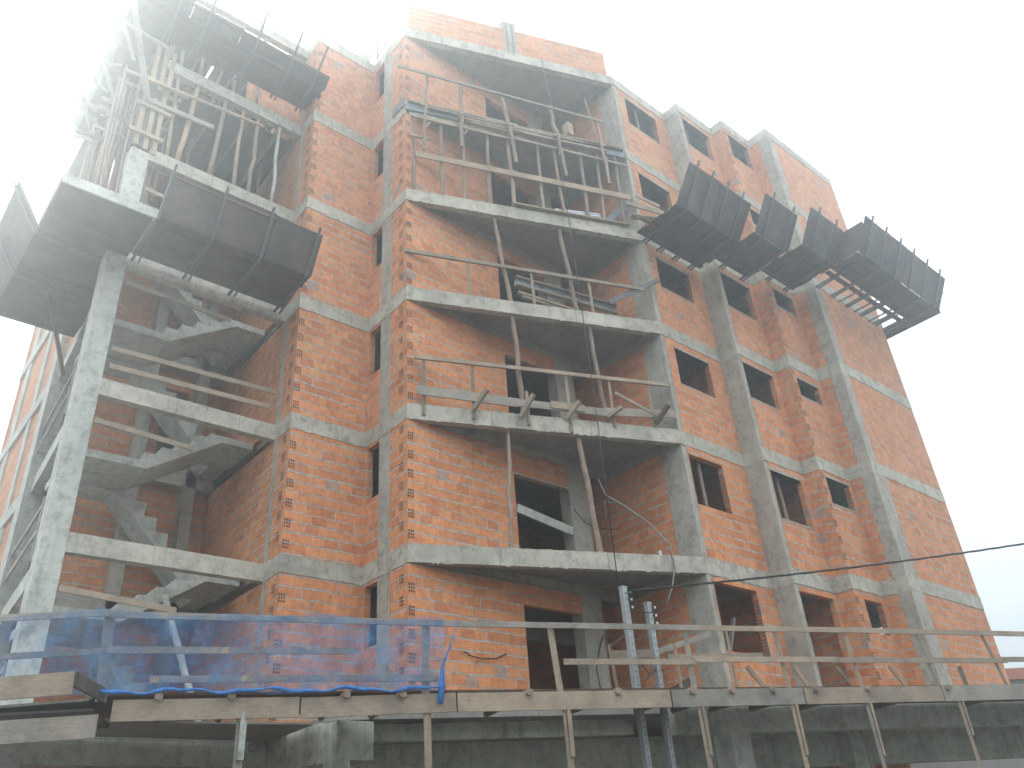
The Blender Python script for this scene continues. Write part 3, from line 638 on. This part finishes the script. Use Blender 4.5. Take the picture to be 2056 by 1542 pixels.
for x, z0, z1, mt in ((-5.36, 15.3, 16.9, W2), (-5.16, 15.25, 16.8, W2), (-4.98, 15.2, 17.1, W2), (-5.3, 17.2, 18.6, W2), (-5.12, 17.1, 18.55, W2), (-4.95, 17.05, 18.5, W2), (-5.28, 18.7, 20.1, W1), (-5.05, 18.6, 20.0, W1)):
    part(ft, 'batten', ('box', x-.045, x+.045, 2.15, 2.21, z0, z1, mt))
for z, x0, x1, mt in ((15.62, -5.55, -4.86, W2), (16.45, -5.5, -4.8, W1), (17.25, -5.5, -4.5, W2), (19.0, -5.5, -4.7, W1)):
    part(ft, 'clamp', ('box', x0, x1, 2.08, 2.14, z-.05, z+.05, mt))
rd3 = random.Random(11)
for i in range(16):
    z = 15.9+rd3.uniform(0, 2.5); y0 = 2.3+rd3.uniform(0, 3.4); x0 = -6.2+rd3.uniform(0, .5); ln = rd3.uniform(.7, 1.5)
    t = MB(); t.beam((x0, y0, z), (x0+ln, y0+rd3.uniform(-.3, .3), z+rd3.uniform(-.15, .25)), .04, rd3.choice((.06, .09, .12)), rd3.choice((W1, W3, W3, WB)))
    solo(t, 'plank', 'ragged plank tied across the crowded shores left of the column formwork', 'plank', (x0, y0, z), 'ragged planks tied across the crowded shores')
t = MB(); t.beam((-5.9, 2.0, 17.05), (-2.75, 2.0, 17.38), .05, .06, W2); solo(t, 'plank', 'long thin plank crossing in front of the six upper shores', 'plank', (-5.9, 2.0, 17.0))
t = MB(); t.beam((-5.42, 2.12, 16.62), (-3.85, 2.12, 16.72), .05, .12, W3); solo(t, 'plank', 'wide grey plank beside the column formwork behind the thin one', 'plank', (-5.4, 2.1, 16.6))
sf = thing('slab_formwork', 'dark formwork deck with joists above the six upper shores', 'formwork', (-4.9, 2.4, 17.9))
part(sf, 'deck', ('box', -4.95, -1.72, 2.6, 5.4, 17.93, 17.97, WD), ('box', -5.9, -5.1, 2.4, 7.0, 17.76, 17.8, WD))
for i in range(9): part(sf, 'joist', ('box', -4.9+.38*i, -4.82+.38*i, 2.4, 5.3, 17.83, 17.93, W1 if i % 2 else WB))
sf2 = thing('slab_formwork', 'upper dark formwork deck with crooked joists under the topmost catch platform', 'formwork', (-4.9, 2.5, 19.7))
part(sf2, 'deck', ('box', -4.95, -3.9, 2.46, 5.4, 19.70, 19.74, WD), ('box', -3.82, -2.95, 2.5, 5.4, 19.68, 19.72, WD), ('box', -2.93, -1.75, 2.42, 5.4, 19.71, 19.75, WD), ('box', -4.95, -1.75, 3.4, 5.45, 19.66, 19.69, WD))
for i in range(11): part(sf2, 'joist', ('beam', (-4.85+.3*i, 2.42, 19.6+.03*(i % 3)), (-4.8+.3*i, 5.2, 19.62), .07, .09, (W1, WB, W3)[i % 3]))
part(sf2, 'girder', ('beam', (-4.9, 2.7, 19.5), (-1.8, 2.75, 19.48), .09, .14, WB), ('beam', (-4.9, 3.9, 19.5), (-1.8, 3.95, 19.48), .09, .14, WB))
for i in range(7):
    x = -4.6+.43*i; t = pole((x, 2.75+.12*(i % 3), Z[5]-.02), (x+.06*(i % 3-1), 2.75, 19.5), .04, .036, 200+i, WR); smooth(solo(t, 'timber_shore', 'short shore under the upper dark formwork deck', 'shore', (x, 2.75, Z[5]), 'short shores under the upper formwork deck'))
# beam and columns of the top storey of the stair wing, openings of sky between
part(bld, 'brick_wall', ('box', -4.7, -1.75, 5.5, 5.64, Z[4], 17.6, B2))
for i, (x, lab) in enumerate(((-4.3, 'first'), (-3.5, 'second'), (-2.9, 'third'))):
    t = pole((x, 2.28, 18.25), (x+.05, 2.28, 20.9), .04, .04, 140+i, WR); smooth(solo(t, 'timber_shore', 'short shore, '+lab+' from the left behind the topmost platform panel', 'shore', (x, 2.28, 18.25), 'shores under the roof edge of the stair wing'))
part(bld, 'brick_wall', ('box', -3.1, -1.7, 2.38, 2.5, Z[5], 20.86, B2))
# --- wooden barriers across the open stair storeys
def barrier(lab, planks):
    t = thing('plank_barrier', lab, 'barrier', (-5.0, 2.12, planks[0][1]), 'plank barriers across the open stair storeys')
    for (x0, za, x1, zb) in planks: part(t, 'plank', ('beam', (x0, 2.13, za), (x1, 2.13, zb), .03, .10, W1))
barrier('two long planks across the open stair storey under the left catch platform', [(-5.0, 10.27, -1.80, 10.36), (-4.97, 9.90, -1.88, 9.99)])
barrier('plank across the stair opening, just above the middle stair flight', [(-5.03, 8.78, -3.3, 8.68)])
barrier('plank across the stair opening, just above the lowest stair flight', [(-5.03, 5.83, -3.2, 5.70)])
barrier('plank close under the left catch platform, topmost across the stair', [(-5.0, 11.78, -2.9, 11.72)])
barrier('two ochre planks in the storey above the left catch platform', [(-5.0, 14.2, -4.3, 14.15), (-5.0, 13.6, -4.3, 13.55)])
def side_rail(k, lab):
    t = thing('side_guardrail', lab, 'guardrail', (-5.2, 2.6, Z[k]), 'plank guardrails on the left side of the stair wing')
    part(t, 'rail', ('beam', (-5.25, 2.4, Z[k]+1.15), (-4.9, 8.0, Z[k]+1.15), .03, .09, W3)); part(t, 'rail', ('beam', (-5.25, 2.4, Z[k]+.65), (-4.9, 8.0, Z[k]+.65), .03, .09, W3))
    part(t, 'post', ('beam', (-5.17, 3.9, Z[k]), (-5.17, 3.9, Z[k]+1.2), .06, .04, W3))
side_rail(1, 'side guardrail left of the corner column, lowest of three'); side_rail(2, 'side guardrail left of the corner column, middle of three'); side_rail(0, 'side guardrail left of the corner column, just above the blue net')
t = pole((-2.47, 2.35, Z[0]), (-3.10, 3.1, 6.22), .06, .055, 160, CL, .01); smooth(solo(t, 'timber_prop', 'pale leaning prop holding the lowest stair flight behind the net', 'prop', (-2.47, 2.3, Z[0])))

# ================================================================== lower timber walkway
DW = 2.3
wk = thing('timber_walkway', 'weathered plank walkway with railing running along the foot of the facade', 'walkway', (0, ly(0, DW), 3.7))
def LP(x, z, d=DW): return (x, ly(x, d), z)
bd = [(-4.75, -2.68, W1, 3.60), (-2.66, -.72, W1, 3.60), (-.70, 2.38, W1, 3.64), (2.40, 4.6, W3, 3.65), (4.62, 7.2, W1, 3.66), (7.22, 9.0, W3, 3.67), (9.02, 12, W1, 3.68), (12.02, 16, W3, 3.70)]
for i, (a, b, mt, z) in enumerate(bd):
    part(wk, 'fascia_board', ('beam', LP(a, z, DW+.02), LP(b, z+(.045 if i in (1,) else .012), DW+.02), .035, .25, mt))
part(wk, 'fascia_board', ('beam', (-4.93, -.72, 3.40), (-8.5, 1.9, 3.38), .04, .26, W3))
part(wk, 'fascia_board', ('beam', (-5.40, -1.26, 3.76), (-7.9, .75, 3.72), .035, .25, W1), ('beam', (-5.40, -1.27, 3.80), (-4.75, -.35, 3.80), .035, .16, WD), label='raised end board at the bent left corner')
part(wk, 'deck', ('prism', [(-4.9, ly(-4.9, 2.2)), (16, ly(16, 2.2)), (16, ly(16, .63)), (-4.9, ly(-4.9, .63))], 3.80, 3.83, WB), ('prism', [(-4.95, -.55), (-4.4, .6), (-8.2, 3.0), (-8.6, 1.9)], 3.6, 3.63, WD), ('prism', [(-5.0, -.5), (-4.7, ly(-4.7, .8)), (-1.5, ly(-1.5, .215)), (-1.37, 2.15), (-5.4, 2.15), (-7.2, 1.5)], 3.72, 3.75, W3))  # last prism: deck extension added to shade the podium below
for i, x in enumerate((-4.3, -3.5, -2.15, -1.45, .25, 1.55, 2.7, 3.35, 4.05, 4.8, 5.75, 7.3, 9.2, 11)):
    mb = MB(); mb.tube([LP(x, 3.755, DW+.10), LP(x+.55, 3.755, .62)], .05, WR, 9); smooth(mb.build('joist_log', wk))
# railing: posts, top and middle rails
for i, (x, zt, xb) in enumerate([(-4.92, 4.80, -4.86), (-1.05, 4.74, -1.07), (.73, 4.72, .80), (2.87, 4.74, 2.86), (4.43, 4.75, 4.47), (5.73, 4.75, 5.80), (7.15, 4.74, 7.3), (8.54, 4.73, 8.73), (10.5, 4.7, 10.6)]):
    part(wk, 'rail_post', ('beam', LP(xb, 3.72, DW-.06), LP(x, zt, DW-.06), .125 if i != 7 else .08, .05, W1 if i % 3 else W3))
tp = [(-4.95, 4.78), (-1.0, 4.73), (2.9, 4.72), (6.0, 4.72), (9.0, 4.70), (13, 4.7)]
for (a, za), (b, zb) in zip(tp, tp[1:]): part(wk, 'top_rail', ('beam', LP(a, za, DW+.0), LP(b+.15, zb, DW+.008), .03, .085, W1 if a > 2 else W3))
part(wk, 'top_rail', ('beam', (-4.98, -.56, 4.78), (-8.3, 1.85, 4.76), .03, .085, W3)); part(wk, 'mid_rail', ('beam', (-4.98, -.56, 4.30), (-8.3, 1.85, 4.28), .03, .075, W3)); part(wk, 'mid_rail', ('beam', (-4.98, -.56, 3.92), (-8.3, 1.85, 3.90), .03, .075, W3))
for a, b, z in ((-4.9, -2.0, 4.33), (-4.4, -.95, 3.97), (.83, 2.9, 4.19), (2.85, 5.4, 4.23), (5.35, 8.8, 4.22), (8.7, 12.5, 4.24)): part(wk, 'mid_rail', ('beam', LP(a, z, DW+.012), LP(b, z, DW+.012), .03, .085, W1))
for i, (a, za, b, zb) in enumerate(((3.95, 4.17, 4.23, 3.85), (4.79, 4.17, 5.02, 3.86), (5.57, 4.16, 5.80, 3.92), (6.59, 4.18, 6.88, 3.85), (8.02, 4.17, 8.12, 3.84))): part(wk, 'brace', ('beam', LP(a, za, DW-.2), LP(b, zb, DW-.25), .02, .075, W2 if i % 2 else W1))
for i, x in enumerate((-3.32, -1.07, .82, 2.87, 4.43, 5.77, 7.56, 9.4)):
    part(wk, 'support_post', ('beam', LP(x, 3.6, DW-.03), LP(x+.03, 0, DW-.03), .10, .055, (W3, W1, W1, W1, W2, W3, W1, W3)[i]))
    if i != 1: part(wk, 'support_post', ('beam', LP(x+.015, 3.56, DW+.02), LP(x+.01, 3.0-.05*i % .3, DW+.02), .085, .03, CL if i == 0 else W1))
# inner landing of planks by the steel poles
il = thing('plank_stand', 'small stand of planks standing between the perforated poles and the wall', 'stand', LP(3, 3.84, 1.2))
for q in (('beam', LP(2.46, 4.72, 1.2), LP(2.52, 3.84, 1.2), .05, .04, W1), ('beam', LP(2.46, 4.68, 1.2), LP(3.0, 5.05, 1.2), .05, .04, WB), ('beam', LP(2.5, 4.55, 1.18), LP(3.25, 4.58, 1.18), .03, .14, W1), ('beam', LP(3.45, 4.52, 1.2), LP(5.2, 4.55, 1.2), .03, .09, W1), ('beam', LP(3.3, 4.6, .9), LP(4.6, 5.0, .9), .03, .10, W3), ('beam', LP(3.6, 3.84, 1.2), LP(3.6, 4.75, 1.2), .05, .04, W1), ('beam', LP(4.6, 3.84, 1.2), LP(4.6, 5.0, 1.2), .05, .04, W1), ('beam', LP(3.2, 3.84, 1.1), LP(3.9, 4.15, 1.1), .03, .12, WD)):
    part(il, 'plank', q)
# ---------------------------------------------------- blue net
def netpt(s, v):     # s along 0..1 from far left round the corner to the right end
    if s < .35: t = s/.35; x, y = -8.2+(t)*(8.2-4.99), 1.72+(-.60-1.72)*t; nx, ny = -.585, -.81
    else: t = (s-.35)/.65; x = -4.99+t*(4.99-.86); y = ly(x, DW+.045); nx, ny = -.372, -.928
    return x, y, nx, ny
mb = MB(); ns, nv = 110, 12; vs = []
for i in range(ns+1):
    for j in range(nv+1):
        s = i/ns; v = j/nv; x, y, nx, ny = netpt(s, v)
        topz = 4.82-.05*abs(math.sin(s*9))-.02*math.sin(s*31); botz = 3.80+.025*math.sin(s*17)+.012*math.sin(s*53)
        b = .025+.03*math.sin(s*37+v*5)+.018*math.sin(s*83-v*9)
        vs.append((x+nx*b, y+ny*b, botz+(topz-botz)*v))
mb.add(vs, [(i*(nv+1)+j, (i+1)*(nv+1)+j, (i+1)*(nv+1)+j+1, i*(nv+1)+j+1) for i in range(ns) for j in range(nv)], NET)
nett = thing('safety_net', 'translucent blue safety net draped over the left half of the walkway rail', 'net', (-4.9, -.6, 3.8))
o = mb.build('net_sheet', nett); smooth(o)
pts = []; rr = []
for i in range(60):
    s = .36+.635*i/59; x, y, nx, ny = netpt(s, 0); pts.append((x+nx*.06, y+ny*.06, 3.81+.022*math.sin(s*41)+.012*math.sin(s*97))); rr.append(.012+.014*abs(math.sin(s*29)))
mb = MB(); mb.tube(pts, rr, NETD, 8, .3); smooth(mb.build('bunched_hem', nett))
x = -.92; mb = MB(); mb.tube([(x-.05, ly(x, DW+.07), 3.62), (x-.03, ly(x, DW+.08), 3.85), (x-.0, ly(x, DW+.08), 4.1), (x+.14, ly(x+.14, DW+.06), 4.45), (x+.24, ly(x+.24, DW+.05), 4.78)], [.035, .04, .018, .009, .004], NETD, 8, .35); smooth(mb.build('bunched_edge', nett))

# ================================================================== steel poles, cables, hoses
def perf_pole(x, zt, d, w_, lab):
    t = thing('steel_pole', lab, 'pole', (x, ly(x, d), 0), 'perforated steel poles')
    y = ly(x, d); a = w_/2
    part(t, 'shaft', ('box', x-a, x+a, y-a*.8, y+a*.8, 0, zt, GV))
    mb = MB(); z = 2.2
    while z < zt-.05:
        for ax in (0, 1):
            n = 8; c = [(math.cos(2*math.pi*k/n)*.016, math.sin(2*math.pi*k/n)*.016) for k in range(n)]
            if ax == 0: mb.add([(x+u, y-a*.8-.003, z+v) for u, v in c], [tuple(range(n))], CA)
        z += .105
    mb.build('bolt_hole_discs', t)  # dark discs on the solid shaft stand in for shaded holes
    part(t, 'cap', ('box', x-a-.008, x+a+.008, y-a*.8-.008, y+a*.8+.008, zt, zt+.02, GV))
    for dz in (.07, .2, .33):
        mb = MB(); mb.tube([(x+a, y-.05, zt-dz), (x+a+.05, y-.06, zt-dz)], .012, CA, 6); mb.tube([(x+a+.05, y-.06, zt-dz-.02), (x+a+.05, y-.06, zt-dz+.02)], .022, PL, 8); mb.build('insulator', t)
    return t
perf_pole(2.49, 5.56, 1.6, .11, 'tall perforated galvanised pole, left of the pair behind the walkway rail')
perf_pole(2.88, 5.30, 1.6, .10, 'shorter perforated galvanised pole, right of the pair behind the walkway rail')
def cable(name, lab, pts, r, mt=CA, cat='cable', n=6):
    mb = MB()
    for q in pts: mb.tube(q, r, mt, n)
    o = solo(mb, name, lab, cat, pts[0][0]); smooth(o); return o
def sagline(p, q, sag, n=24, tw=0, ph=0):
    p, q = Vector(p), Vector(q); out = []
    for i in range(n+1):
        t = i/n; v = p.lerp(q, t); v.z -= sag*4*t*(1-t); v += Vector((0, math.cos(t*tw+ph), math.sin(t*tw+ph)))*(.012 if tw else 0); out.append(v)
    return out
P0 = (2.56, ly(2.56, 1.66), 5.50); P1 = (14.5, ly(14.5, 3.05), 7.2)
cable('power_cable', 'twisted black power cable running from the steel poles off to the right', [sagline(P0, P1, .16, 90, 60, k*2.1) for k in range(3)], .009)
cable('drop_wire', 'loose dark wires looping between the two steel poles', [sagline((2.56, ly(2.56, 1.66), 5.42), (2.94, ly(2.94, 1.66), 5.2), .16), sagline((2.56, ly(2.56, 1.66), 4.4), (2.94, ly(2.94, 1.6), 4.5), .3), sagline((2.6, ly(2.6, 1.7), 4.05), (3.0, ly(3.0, 1.6), 4.2), -.1)], .008)
cable('hanging_wire', 'thin dark wire hanging straight down from the roof in front of the balconies', [[(3.48, ly(3.48, .16), 21.05), (3.60, ly(3.6, .16), 19.2), (3.66, ly(3.66, .17), 12.2), (3.65, ly(3.65, .18), 9.0), (3.6, ly(3.6, .2), 6.1)]], .011)
cable('hose', 'grey hose looping down over the lowest balcony slab', [[(4.15, ly(4.15, -.6), 8.6), (4.18, ly(4.18, -.5), 8.2), (4.45, ly(4.45, -.35), 7.9), (4.75, ly(4.75, -.15), 7.45), (4.92, ly(4.92, .03), 6.95), (4.92, ly(4.92, .05), 6.5), (4.80, ly(4.8, .05), 6.1), (4.65, ly(4.65, .0), 5.75)], [(4.12, ly(4.12, -.5), 7.7), (4.13, ly(4.13, -.5), 8.05), (4.35, ly(4.35, -.45), 8.0)]], .02, HO)
cable('wall_wire', 'short black wire drooping out of the bottom brick wall', [[(1.25, -.02, 4.92), (1.5, -.08, 4.86), (1.85, -.06, 4.9), (2.15, -.01, 5.02)], [(1.15, -.02, 4.97), (1.25, -.05, 4.93)]], .012)
cable('door_wire', 'dark wire curling down the pilaster beside the bottom doorway', [[(4.75, -.05, 5.6), (4.5, -.12, 5.25), (4.38, -.12, 4.9), (4.45, -.1, 4.5)]], .013)
cable('door_wire', 'dark wire sagging beside the pilaster of the lowest balcony door', [[(4.3, -.06, 8.3), (4.5, -.2, 7.95), (4.9, -.2, 7.9), (5.4, -.3, 7.95)], [(4.4, -.06, 7.1), (4.7, -.2, 7.3), (5.0, -.3, 7.8)]], .012)
t = MB(); t.tube([(4.77, ly(4.77, -.06), 6.7), (4.77, ly(4.77, -.06), 6.86)], .035, PL, 10); solo(t, 'pipe_stub', 'short white pipe stub on the lowest balcony slab', 'pipe', (4.77, ly(4.77, -.06), 6.76))
t = MB(); t.tube([(-.05, 1.35, 21.25), (1.42, 1.5, 25.5)], .022, WB, 7); t.tube([(-.05, 1.3, 21.2), (-.02, 1.35, 22.0)], .03, W3, 7); t.tube([(.25, 1.38, 22.15), (.1, 1.38, 22.1)], .02, W3, 6)
solo(t, 'hoist_pole', 'thin slanting pole rising from the roof valley left of the parapet', 'pole', (-.05, 1.4, 21.2))
rc = thing('roof_rebar', 'thin rusty bars sticking up at the far right roof corner', 'rebar', (14.4, -3.7, Z[6]))
part(rc, 'bar', ('tube', [(12.2, -3.5, 21.6), (14.6, -3.5, 21.62)], .015, WB, 5)); part(rc, 'bar', ('tube', [(14.4, -3.75, 21.2), (15.0, -3.8, 22.0)], .02, ST, 5)); part(rc, 'bar', ('tube', [(12.3, -3.5, 21.2), (12.3, -3.5, 21.75)], .012, WB, 5))
# neighbour
nb = thing('neighbour_building', 'low grey plastered building with a clay trim behind the right end', 'building', (24, 3, 0))
nbp = [(18.5, 2.5), (34, -7.5), (40, 2), (24, 12)]
part(nb, 'wall', ('prism', nbp, 0, 5.9, PLA)); part(nb, 'roof_trim', ('prism', [(18.3, 2.4), (34, -7.8), (40.3, 2), (24, 12.3)], 5.901, 6.25, RF))

# ================================================================== haze: added volume imitating lens glare, sun behind the building
def glare_haze(density, g, col):
    m = bpy.data.materials.new('glare_haze'); m.use_nodes = True; t = m.node_tree; t.nodes.clear()
    o = t.nodes.new('ShaderNodeOutputMaterial'); v = t.nodes.new('ShaderNodeVolumePrincipled')
    v.inputs['Density'].default_value = density; v.inputs['Anisotropy'].default_value = g; v.inputs['Color'].default_value = (*col, 1)
    t.links.new(v.outputs[0], o.inputs['Volume'])
    mb = MB(); mb.box(-160, 160, -160, 160, -1.5, 27, m); ob = mb.build('glare_haze'); ob['kind'] = 'stuff'
glare_haze(.0140, .76, (.89, .98, 1))
